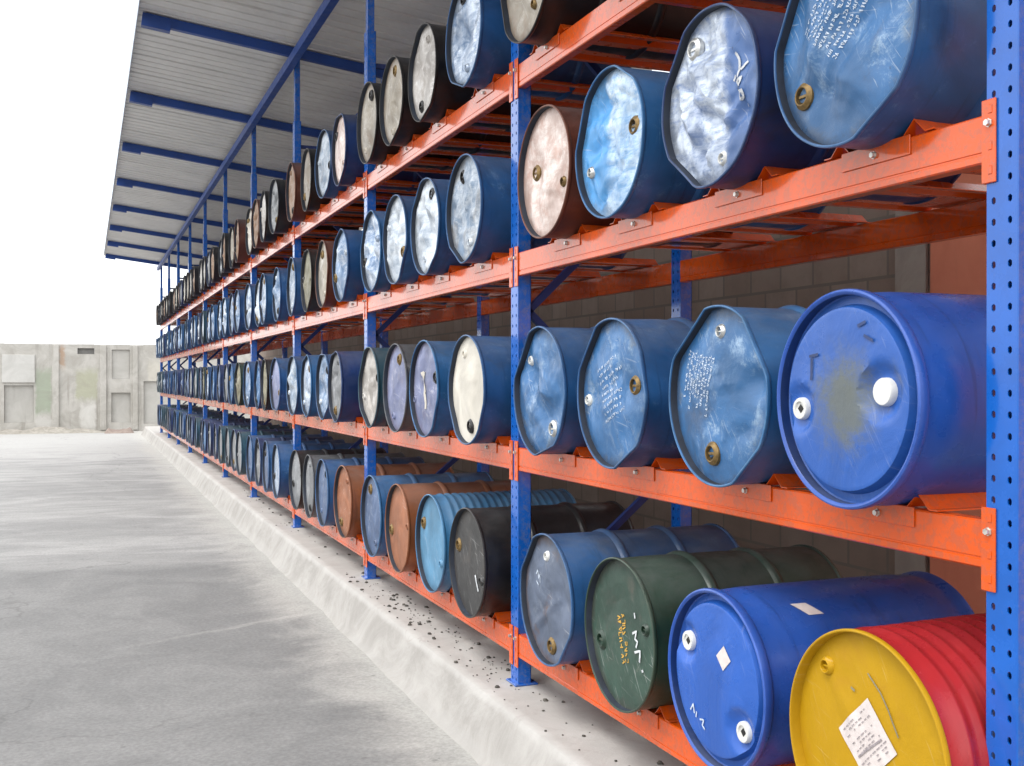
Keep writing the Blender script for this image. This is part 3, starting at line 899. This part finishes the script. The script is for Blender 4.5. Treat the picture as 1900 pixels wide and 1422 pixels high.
# ---- paints
SB = (.045, .15, .40)
P_ = {
 'blue': drum_paint('drum_blue', (.022, .115, .32), (.17, .30, .48), .34, (.03, .045, .07), .25),
 'midblue': drum_paint('drum_midblue', (.026, .155, .40), (.19, .38, .58), .32, (.03, .06, .10), .2),
 'navy': drum_paint('drum_navy', (.016, .05, .19), (.15, .24, .40), .2, (.02, .02, .03), .35),
 'royal': drum_paint('drum_royal_plastic', (.020, .105, .50), (.10, .19, .62), .12, (.03, .06, .26), .12, .30, metal=0.0, vary=.12, dust=.14),
 'lightblue': drum_paint('drum_lightblue', (.035, .20, .42), (.28, .50, .72), .2, (.05, .12, .2), .15),
 'black': drum_paint('drum_black', (.014, .013, .014), (.10, .09, .085), .25, (.05, .035, .025), .3, dust=.25),
 'brown': drum_paint('drum_redbrown', (.16, .045, .025), (.34, .16, .10), .25, (.05, .025, .02), .3),
 'orange': drum_paint('drum_rust_orange', (.36, .115, .038), (.48, .23, .13), .15, (.14, .06, .03), .25),
 'green': drum_paint('drum_green', (.018, .055, .032), (.12, .15, .11), .2, (.05, .04, .03), .35),
 'grey': drum_paint('drum_grey', (.10, .11, .125), (.28, .29, .31), .3, (.05, .04, .035), .4),
 'teal': drum_paint('drum_teal', (.025, .10, .15), (.2, .3, .36), .25, (.03, .03, .03), .3),
 'red': drum_paint('drum_red', (.52, .022, .028), (.62, .10, .08), .12, (.22, .015, .02), .2, .26, metal=0.0, vary=.12, dust=.06),
}
L_ = {
 'silverhalf': drum_paint('end_silver_half', (.10, .20, .46), (.58, .64, .72), .85, (.10, .11, .13), .25, .36, True, .35, .25, (-1, -.075)),
 'silverblue': drum_paint('end_silverblue', (.13, .25, .46), (.60, .66, .74), .72, (.10, .11, .13), .25, .34, True, .55),
 'palesilver': drum_paint('end_palesilver', (.32, .40, .50), (.66, .70, .74), .80, (.16, .17, .17), .30, .38, True, .3),
 'palesilver2': drum_paint('end_palesilver_stained', (.24, .34, .48), (.60, .64, .68), .62, (.15, .13, .11), .6, .42, True, .3),
 'palesilver3': drum_paint('end_palesilver_blueish', (.16, .28, .48), (.62, .68, .76), .52, (.09, .09, .10), .35, .40, True, .3),
 'cream2': drum_paint('end_cream_rusty', (.42, .37, .30), (.58, .55, .50), .45, (.22, .14, .09), .6, .5, True, .2),
 'skyblue': drum_paint('end_skyblue', (.09, .33, .68), (.64, .74, .82), .85, (.10, .14, .2), .15, .32, True, .3, .25, (1, -.055)),
 'blue': drum_paint('end_blue', (.042, .165, .39), (.30, .42, .56), .42, (.06, .07, .10), .22, .36, True, .3),
 'dullblue': drum_paint('end_dullblue', (.10, .16, .30), (.40, .45, .54), .4, (.10, .085, .075), .35, .45, True, .4),
 'greyblue': drum_paint('end_greyblue', (.13, .165, .24), (.30, .33, .38), .35, (.16, .085, .045), .55, .5, True, .3),
 'lilac': drum_paint('end_lilac', (.22, .25, .42), (.52, .52, .60), .4, (.24, .16, .18), .3, .45, True, .3),
 'royal': drum_paint('end_royal_plastic', (.024, .125, .54), (.12, .24, .66), .22, (.05, .12, .42), .12, .34, True, 0.0, .12),
 'royalstain': drum_paint('end_royal_stained', (.024, .125, .50), (.12, .24, .62), .22, (.06, .09, .16), .2, .36, True, 0.0, .12, None, (.115, .125, .085)),
 'lightblue': drum_paint('end_lightblue', (.12, .31, .50), (.30, .42, .55), .3, (.12, .24, .38), .2, .5, True, .1),
 'cream': drum_paint('end_cream', (.56, .51, .43), (.68, .66, .62), .5, (.34, .27, .20), .22, .42, True, .2),
 'cleancream': drum_paint('end_cleancream', (.66, .62, .54), (.72, .70, .66), .3, (.58, .55, .52), .15, .4, True, .0),
 'taupe': drum_paint('end_taupe', (.40, .37, .34), (.70, .68, .66), .5, (.20, .17, .15), .3, .4, True, .3),
 'grey': drum_paint('end_grey', (.26, .27, .285), (.55, .56, .57), .42, (.14, .12, .11), .35, .45, True, .3),
 'olive': drum_paint('end_olive', (.26, .24, .16), (.46, .44, .36), .35, (.13, .10, .07), .35, .5, True, .2),
 'pink': drum_paint('end_pink', (.56, .38, .32), (.74, .68, .64), .66, (.40, .22, .17), .3, .38, True, .35),
 'brownend': drum_paint('end_brown', (.34, .20, .12), (.52, .40, .30), .35, (.15, .09, .06), .35, .5, True, .2),
 'orange': drum_paint('end_orange', (.40, .155, .075), (.50, .28, .19), .25, (.22, .10, .06), .3, .55, True, .1),
 'charcoal': drum_paint('end_charcoal', (.050, .050, .050), (.16, .155, .15), .28, (.09, .075, .065), .3, .5, True, .2),
 'green': drum_paint('end_green', (.040, .085, .062), (.18, .19, .16), .25, (.09, .085, .07), .4, .48, True, .2),
 'yellow': drum_paint('end_yellow', (.58, .33, .004), (.62, .40, .03), .2, (.40, .20, .015), .35, .55, True, 0.0, .06, spec=.25),
}

SHELF = ["bottom shelf", "second shelf", "third shelf", "top shelf"]
ORD = ["first", "second", "third", "fourth", "fifth", "sixth", "seventh", "eighth", "ninth", "last"]
GROUP = "drums lying in the storage rack"
BODIES = {}
def place(n, lv, k, body, lidm, label, lid, kind='steel', segs=88, rings=34, push=0.0, roll=0.0, bungs=(), extras=(), side=(), share=None, parts=True, rim=None):
    y = spots[(n, lv, k)]
    rb = R - .006
    axis = LV[lv] + (.043 if lv == 0 else .038) + math.sqrt(rb ** 2 - .146 ** 2)
    xf = W - (.105 if lv == 0 else .125) + push
    t = thing("oil_drum", label, "drum", (xf + LEN / 2, y, axis - R), GROUP)
    loc, rot = (-LEN / 2, 0, R), (roll, 0, 0)
    if share is not None:
        if share not in BODIES: BODIES[share] = (drum_body(lid, kind, segs, lid.seed, side), lid.mesh(rings, segs))
        bm_, lm_ = BODIES[share]
    else:
        bm_, lm_ = drum_body(lid, kind, segs, lid.seed, side), lid.mesh(rings, segs)
    obj("drum_shell", bm_, [P_[body], rim or P_[body], rim or (RIM_SHADE if kind != 'plastic' else P_['navy'])], t, loc, rot)  # last slot paints the shade inside the rim, navy on plastic drums
    lm2 = {"palesilver": ("palesilver", "palesilver2", "palesilver3"), "cream": ("cream", "cream2")}.get(lidm, (lidm,))
    lo = obj("drum_end", lm_, L_[lm2[int(abs(y) * 37 + lv) % len(lm2)]], t, loc, rot)
    if parts:
        for (u, v, style, size, mat) in bungs:
            h = lid.h(u, v)
            if style in ('cap', 'plain'): h = min(h, .030)
            p = Matrix.Rotation(roll, 3, 'X') @ Vector((h, -u, v))
            obj("bung", BUNG[(style, size)], [mat, DARK], t, (loc[0] + p.x, p.y, loc[2] + p.z), rot)
        for (nm, me, mat) in extras:
            obj(nm, me, mat, t, loc, rot)
    return t

def stroke_mesh(lid, strokes, w):
    b = MB()
    for s in strokes: ribbon(lid, s, w, b=b, step=.006, lift=.0042)
    return b.mesh("chalk_mark")

# ---- hero drums of the nearest bay ------------------------------------------------
# third shelf
ld = Lid(31, .016, 7, clips=((150, .93), (300, .95)), dents=((.05, -.02, .08, .012),))
place(0, 2, 0, 'blue', 'blue', "dented blue drum with rows of slanted pale print on its end, beside the near post", ld,
      bungs=((-.17, -.115, 'ring', 0, BRASS),), extras=(("print", print_lines(ld, -.155, .045, 52, 9, .021, .24, .0026, 4, .2, ch=.010), PRINT),),
      side=((40, .35, .14, .02),))
ld = Lid(32, .030, 10, clips=((140, .94), (235, .93)), bulge=.004, kind='crumpled')
place(0, 2, 1, 'navy', 'silverhalf', "dark blue drum with crumpled silvery end and white chalk scrawl at its right side", ld,
      bungs=((-.105, .185, 'ring', 0, SILVER), (.055, -.205, 'ring', 1, WHITECAP)),
      extras=(("chalk_mark", stroke_mesh(ld, [[(.115, .115), (.13, .09), (.14, .055), (.125, .035)], [(.10, .03), (.115, .045)], [(.17, .075), (.145, .055)],
              [(.125, .025), (.15, .03), (.155, .012), (.13, .01), (.125, .025)], [(.155, .012), (.15, -.012)], [(.13, -.012), (.135, -.035), (.165, -.035), (.165, -.015), (.148, -.02)], [(.17, -.065), (.178, -.06)]], .009), CHALK),))
ld = Lid(33, .022, 7, clips=((155, .93), (60, .96)), bulge=.006, dents=((-.07, .1, .06, -.012), (.06, 0, .10, .015)), kind='crumpled')
place(0, 2, 2, 'midblue', 'skyblue', "bright blue drum with crumpled pale blue end, between the pink ended drum and silvery one", ld,
      bungs=((.165, .03, 'ring', 0, BRASS), (-.165, -.085, 'ring', 1, SILVER)))
ld = Lid(34, .014, 4, bulge=.002)
place(0, 2, 3, 'brown', 'pink', "red-brown drum with pale pinkish worn end, beside the second post", ld,
      bungs=((-.15, .025, 'ring', 0, BRASS), (.18, -.07, 'ring', 1, BRASS)))
# second shelf
ldp = Lid(41, .0, 0, kind='plastic', bungs=((-.195, -.03, .033), (.145, .02, .038)))
place(0, 1, 0, 'royal', 'royalstain', "smooth royal blue plastic drum with two white bungs and an olive stain on its end", ldp, 'plastic', 80, 26,
      bungs=((-.195, -.03, 'cap', 1, WHITECAP), (.145, .02, 'plain', 0, WHITECAP)),
      extras=(("mould_mark", stroke_mesh(ldp, [[(-.14, .115), (-.10, .12)], [(-.13, .11), (-.13, .05)], [(.06, .19), (.09, .20)], [(.085, .165), (.12, .15)]], .008), P_['navy']),))
ld = Lid(42, .012, 4, clips=((128, .90), (35, .93), (-50, .95)), dents=((.19, .04, .05, .03),), bulge=.010)
place(0, 1, 1, 'midblue', 'blue', "blue drum with flattened rim, faint block of print and brass bung low on its end", ld,
      bungs=((.005, .205, 'ring', 1, SILVER), (-.03, -.185, 'ring', 0, BRASS)),
      extras=(("print", print_lines(ld, -.03, .135, -104, 9, .020, .22, .0026, 7, .35, ch=.012), PRINT),), side=((60, .3, .1, .015),))
ld = Lid(43, .014, 5, clips=((138, .92), (-62, .94), (15, .96)))
place(0, 1, 2, 'blue', 'blue', "blue drum with slanted white print lines and a small white plug on its end", ld,
      bungs=((.165, .03, 'ring', 0, BRASS), (-.235, -.03, 'ring', 1, WHITECAP)),
      extras=(("print", print_lines(ld, -.13, .075, 22, 9, .026, .19, .0026, 9, .3, ch=.010), PRINT),))
ld = Lid(44, .020, 8, clips=((140, .88), (-75, .93)), bulge=.014)
place(0, 1, 3, 'blue', 'silverblue' if False else 'blue', "creased blue drum with blunt flattened rim, right beside the second post", ld,
      bungs=((.125, -.16, 'ring', 0, SILVER), (-.16, .14, 'ring', 1, WHITECAP)))
# bottom shelf
ld = Lid(51, .004, 2, bulge=.004)
lbl = quad_label(ld, .0, .02, 45, .074, .074)
rn = random.Random(3); bl = MB()
ca = math.cos(R_(45))
for i in range(12):                      # small rows of print across the diamond, and a heavy diagonal bar
    p = -.060 + rn.uniform(0, .01)
    while p < .05:
        l, q = rn.uniform(.005, .016), .060 - .0105 * i
        if rn.random() < .7 and i not in (3, 8): ribbon(ld, [((p - q) * ca, (p + q) * ca + .02), ((p + l - q) * ca, (p + l + q) * ca + .02)], .0024, .0045, bl)
        p += l + .004
ribbon(ld, [(-.03, -.03), (.055, .04)], .0045, .0048, bl)
ribbon(ld, [(-.007, -.062), (.007, -.062)], .014, .0048, bl)
ext = [("label", lbl, LABELW), ("label_print", bl.mesh("label_print"), INK),
       ("scratch", stroke_mesh(ld, [[(.0, .185), (.045, .15), (.075, .115), (.11, .06)]], .004), L_['olive']),
       ("scratch", stroke_mesh(ld, [[(.13, -.02), (.15, -.06)]], .004), L_['olive']), ("scratch", stroke_mesh(ld, [[(-.06, .135), (-.045, .13)]], .006), L_['olive'])]
place(0, 0, 0, 'red', 'yellow', "yellow ended drum with red ribbed sides and a white diamond label", ld, 'ribbed', 96, 24,
      bungs=((-.155, .165, 'ring', 1, L_['yellow']),), extras=ext, rim=L_['yellow']).scale = (1.05, 1.05, 1.05)
ldq = Lid(52, .0, 0, kind='plastic', bungs=((-.18, .085, .033), (.15, -.125, .033)))
t = place(0, 0, 1, 'royal', 'royal', "royal blue plastic drum with two white bungs and a small white diamond sticker", ldq, 'plastic', 80, 26,
      bungs=((-.18, .085, 'cap', 0, WHITECAP), (.15, -.125, 'cap', 0, WHITECAP)),
      extras=(("sticker", quad_label(ldq, .065, .085, 45, .028, .028, 4), LABELW),
              ("chalk_mark", stroke_mesh(ldq, [[(-.14, -.135), (-.12, -.11), (-.115, -.14)], [(-.105, -.15), (-.10, -.13)], [(-.08, -.15), (-.055, -.145), (-.065, -.165), (-.05, -.175)]], .006), PRINT)))
# paper sticker on its upper side
b = MB(); vs = []
for i in range(7):
    for j in range(5):
        a = R_(62 - 2.6 * j); x = .20 + .058 * i / 6 + .010 * j
        rr = R - .0012
        vs.append((x, -rr * math.cos(a), rr * math.sin(a)))
b.add(vs, [(i * 5 + j, (i + 1) * 5 + j, (i + 1) * 5 + j + 1, i * 5 + j + 1) for i in range(6) for j in range(4)])
obj("side_sticker", b.mesh("side_sticker", True), LABELW, t, (-LEN / 2, 0, R))
ld = Lid(53, .007, 3, bulge=.004)
place(0, 0, 2, 'green', 'green', "dark green drum with ochre stencil and white chalk number on its end", ld,
      bungs=((-.17, -.06, 'ring', 0, P_['green']), (.19, .055, 'ring', 1, P_['green'])),
      extras=(("stencil", print_lines(ld, -.005, .075, -76, 2, .030, .19, .005, 3, .12, ch=.022), OCHRE),
              ("chalk_mark", stroke_mesh(ld, [[(.085, .02), (.12, .035), (.11, .005), (.135, .0), (.12, -.025)], [(.11, -.045), (.15, -.03), (.14, -.075)], [(.155, -.105), (.165, -.10)], [(.10, .10), (.105, .08)]], .009), CHALK)))
ld = Lid(54, .014, 6, clips=((140, .93), (-40, .95)), bulge=.010)
place(0, 0, 3, 'blue', 'greyblue', "scuffed grey-blue drum with rust stains and small scrawl, beside the second post", ld,
      bungs=((-.02, .185, 'ring', 1, WHITECAP), (.03, -.20, 'ring', 0, BRASS)), 
      extras=(("chalk_mark", stroke_mesh(ld, [[(-.13, .09), (-.115, .11), (-.10, .075), (-.085, .095), (-.075, .06)], [(-.125, .06), (-.10, .045)]], .006), PRINT),))
# top shelf, nearest bay
ld = Lid(61, .018, 6, clips=((200, .95),))
place(0, 3, 3, 'black', 'cream', "black drum with dented cream end, above the second post beam joint", ld, bungs=((.1, -.15, 'ring', 1, BRASS),))
place(0, 3, 2, 'navy', 'dullblue', "navy drum third along the top shelf of the nearest bay", Lid(62, .016, 6), bungs=((.15, .1, 'ring', 0, BRASS),))

# ---- second bay, each with its own end ---------------------------------------------
def std_bungs(a, m1=BRASS, m2=BRASS, r=.195):
    c, s = math.cos(R_(a)), math.sin(R_(a))
    return ((r * c, r * s, 'ring', 0, m1), (-r * c, -r * s, 'ring', 1, m2))
B2 = "in the second bay"
second = [
 (3, 0, 'blue', 'silverblue', "blue drum with crumpled silvery end, nearest in second bay, top shelf", 100, (.022, 8, ((250, .93),))),
 (3, 1, 'black', 'taupe', "black drum with dented grey-brown end, second in second bay, top shelf", 250, (.020, 6, ((130, .94), (285, .93)))),
 (3, 2, 'black', 'cream', "black drum with bright cream end, third in second bay, top shelf", 80, (.018, 6, ((290, .92),))),
 (3, 3, 'black', 'cream', "black drum with narrow cream end beside third post on top shelf", 70, (.016, 5, ())),
 (2, 0, 'blue', 'palesilver', "blue drum with stained silvery end, nearest in second bay, third shelf", 110, (.020, 8, ((240, .93),))),
 (2, 1, 'blue', 'palesilver', "blue drum with crumpled silver end and high bung, second in second bay, third shelf", 70, (.024, 9, ((130, .93), (300, .95)))),
 (2, 2, 'blue', 'palesilver', "blue drum with whitish end notched at lower right, second bay, third shelf", 330, (.024, 9, ((200, .93), (320, .90)))),
 (2, 3, 'midblue', 'silverblue', "blue drum with creased silver end beside third post, third shelf", 200, (.024, 9, ((60, .94), (150, .93)))),
 (1, 0, 'blue', 'cleancream', "blue drum with smooth cream end and dark plug at its foot, second shelf", 285, (.007, 3, ((150, .97), (215, .95), (330, .96)))),
 (1, 1, 'midblue', 'lilac', "blue drum with lilac-blue end and pale streak, second in second bay, second shelf", 20, (.018, 6, ((330, .94),))),
 (1, 2, 'grey', 'lilac', "grey drum with lilac grey end and pinkish rim, third in second bay, second shelf", 70, (.010, 3, ())),
 (1, 3, 'teal', 'taupe', "dull teal drum with dented grey end beside third post, second shelf", 20, (.020, 6, ((140, .90), (240, .90)))),
 (0, 0, 'black', 'charcoal', "black drum with charcoal end and white chalk stroke, second bay, bottom shelf", 160, (.005, 2, ())),
 (0, 1, 'lightblue', 'lightblue', "light blue ribbed drum with plain end, second in second bay, bottom shelf", 150, (.006, 2, ())),
 (0, 2, 'orange', 'orange', "rusty orange drum with plain end, third in second bay, bottom shelf", 190, (.005, 2, ())),
 (0, 3, 'midblue', 'dullblue', "blue drum with dull lilac-blue end beside third post, bottom shelf", 110, (.008, 3, ())),
]
for i, (lv, k, bo, li, lab, ba, (amp, fo, cl)) in enumerate(second):
    ld = Lid(100 + i, amp, fo, clips=cl, bulge=.010 if lv else .003, kind='crumpled' if amp > .019 else 'steel')
    ex = []
    if (lv, k) == (0, 0): ex = [("chalk_mark", stroke_mesh(ld, [[(.10, -.05), (.135, -.13)]], .018), CHALK)]
    if (lv, k) == (1, 1): ex = [("paint_streak", stroke_mesh(ld, [[(-.03, .10), (.0, .02), (.02, -.12)], [(.0, .10), (.03, -.02)]], .026), L_['cleancream'])]
    place(1, lv, k, bo, li, lab, ld, 'ribbed' if (lv, k) == (0, 1) else 'steel', 56, 16, rnd.uniform(-.015, .015), 0,
          std_bungs(ba, P_['black'] if lv and k != 2 else BRASS, L_[li]), ex)

# ---- the rest, bay by bay ------------------------------------------------------------
DESC = {
 ('blue', 'silverblue'): "blue drum with silvery crumpled end", ('blue', 'palesilver'): "blue drum with whitish scraped end", ('blue', 'blue'): "blue drum with blue end",
 ('midblue', 'palesilver'): "bright blue drum with whitish end", ('midblue', 'silverblue'): "bright blue drum with silvery end", ('midblue', 'blue'): "bright blue drum with blue end", ('midblue', 'skyblue'): "bright blue drum with sky blue end",
 ('navy', 'grey'): "navy drum with grey end", ('navy', 'dullblue'): "navy drum with dull blue end", ('navy', 'blue'): "navy drum with blue end", ('navy', 'pink'): "navy drum with pinkish end",
 ('navy', 'palesilver'): "navy drum with whitish end", ('blue', 'dullblue'): "blue drum with dull blue end", ('black', 'cream'): "black drum with cream end", ('black', 'taupe'): "black drum with grey-brown end",
 ('black', 'grey'): "black drum with grey end", ('black', 'brownend'): "black drum with brown end", ('black', 'olive'): "black drum with olive end", ('brown', 'brownend'): "red-brown drum with brown end",
 ('brown', 'cream'): "red-brown drum with cream end", ('green', 'olive'): "green drum with olive end", ('green', 'green'): "green drum with green end", ('teal', 'dullblue'): "teal drum with dull blue end",
 ('teal', 'grey'): "teal drum with grey end", ('teal', 'palesilver'): "teal drum with whitish end", ('grey', 'grey'): "grey drum with grey end", ('orange', 'orange'): "rusty orange drum", ('blue', 'lilac'): "blue drum with lilac end",
 ('grey', 'taupe'): "grey drum with grey-brown end", ('blue', 'cream'): "blue drum with cream end", ('blue', 'olive'): "blue drum with olive end",
}
fixed = {
 (2, 3): [('navy', 'pink'), ('blue', 'palesilver'), ('black', 'cream'), ('brown', 'brownend')],
 (2, 2): [('blue', 'palesilver'), ('brown', 'cream'), ('black', 'olive'), ('blue', 'palesilver')],
 (2, 1): [('navy', 'grey'), ('blue', 'palesilver'), ('midblue', 'silverblue'), ('blue', 'palesilver')],
 (2, 0): [('orange', 'orange'), ('blue', 'dullblue'), ('grey', 'grey'), ('black', 'grey')],
 (3, 3): [('black', 'grey'), ('black', 'taupe'), ('brown', 'brownend'), ('black', 'cream')],
 (3, 2): [('blue', 'palesilver'), ('midblue', 'silverblue'), ('blue', 'palesilver'), ('blue', 'silverblue')],
 (3, 1): [('blue', 'lilac'), ('black', 'olive'), ('navy', 'blue'), ('blue', 'palesilver')],
 (3, 0): [('blue', 'silverblue'), ('blue', 'dullblue'), ('navy', 'grey'), ('blue', 'dullblue')],
}
pal = {
 3: [('black', 'cream'), ('black', 'taupe'), ('black', 'grey'), ('black', 'brownend'), ('navy', 'grey'), ('black', 'cream'), ('brown', 'brownend')],
 2: [('blue', 'palesilver'), ('blue', 'silverblue'), ('midblue', 'silverblue'), ('navy', 'palesilver'), ('teal', 'palesilver'), ('midblue', 'palesilver')],
 1: [('blue', 'dullblue'), ('navy', 'grey'), ('blue', 'silverblue'), ('green', 'olive'), ('navy', 'dullblue'), ('teal', 'grey'), ('blue', 'blue')],
 0: [('navy', 'dullblue'), ('teal', 'dullblue'), ('blue', 'dullblue'), ('navy', 'blue'), ('teal', 'grey'), ('navy', 'grey')],
}
far_lids = [Lid(200 + i, .014 + .010 * ((i * 37) % 10) / 10, 5 + i % 5, clips=[((i * 97) % 360, .91 + .012 * (i % 5)), ((i * 97 + 150) % 360, .93 + .01 * (i % 4))]) for i in range(12)]
flat_lids = [Lid(240 + i, .006 + .002 * i, 3, bulge=.005) for i in range(4)]
rf = random.Random(11)
for n in range(2, NB):
    for lv in range(4):
        for k in range(4):
            bo, li = fixed[(n, lv)][k] if (n, lv) in fixed else rf.choice(pal[lv])
            i = rf.randrange(4) if lv == 0 else rf.randrange(12)
            ld = (flat_lids if lv == 0 else far_lids)[i]
            key = ('flat' if lv == 0 else 'far', i, 1 if n < 5 else 0)
            lab = "%s, %s of four in the %s bay, %s" % (DESC[(bo, li)], ORD[k], ORD[n], SHELF[lv])
            place(n, lv, k, bo, li, lab, ld, 'steel', 48 if n < 5 else 32, 12 if n < 5 else 8, rf.uniform(-.02, .02), rf.uniform(0, 2 * PI), std_bungs(rf.uniform(0, 360), P_['black'] if rf.random() < .6 else BRASS, L_[li]),
                  share=key, parts=n < 6).rotation_euler = (0, 0, R_(rf.uniform(-1.6, 1.6)))

# ================================================================== SMALL STUFF
rn = random.Random(21)
b = MB()
def pebble(x, y, z, r):
    vs = []
    for (a, bz) in ((0, -.4), (1, -.3), (2, -.4), (3, -.35), (4, -.4), (0.5, .35), (2, .45), (3.4, .3)):
        t = a * 2 * PI / 5 + rn.uniform(-.3, .3); q = r * rn.uniform(.7, 1.2) * (1 if bz < 0 else .6)
        vs.append((x + q * math.cos(t), y + q * math.sin(t), z + r * (bz + .4) * .8))
    b.add(vs, [(0, 1, 2, 3, 4), (0, 1, 5), (1, 2, 6, 5), (2, 3, 6), (3, 4, 7, 6), (4, 0, 5, 7), (5, 6, 7)])
def scatter(cnt, xa, xb, ya, yb, r0, r1):
    for _ in range(cnt):
        pebble(rn.uniform(xa, xb), rn.uniform(ya, yb), .001, rn.uniform(r0, r1))
for (yc, sp, cnt) in ((6.3, .9, 120), (5.2, .45, 46), (7.8, .7, 40), (4.2, .5, 16), (3.5, .2, 22), (10.5, 1.6, 22), (13.5, 2, 18)):
    for _ in range(cnt):
        pebble(min(2.3, max(1.83, rn.gauss(1.97, .08))), rn.gauss(yc, sp * .6), .001, rn.choice((.003, .004, .005, .006, .008, .010, .016)))
o = obj("gravel_debris", b.mesh("gravel_debris"), simple("dark_debris", (.075, .07, .06), .9, 0, .5, 12)); o['kind'] = 'stuff'
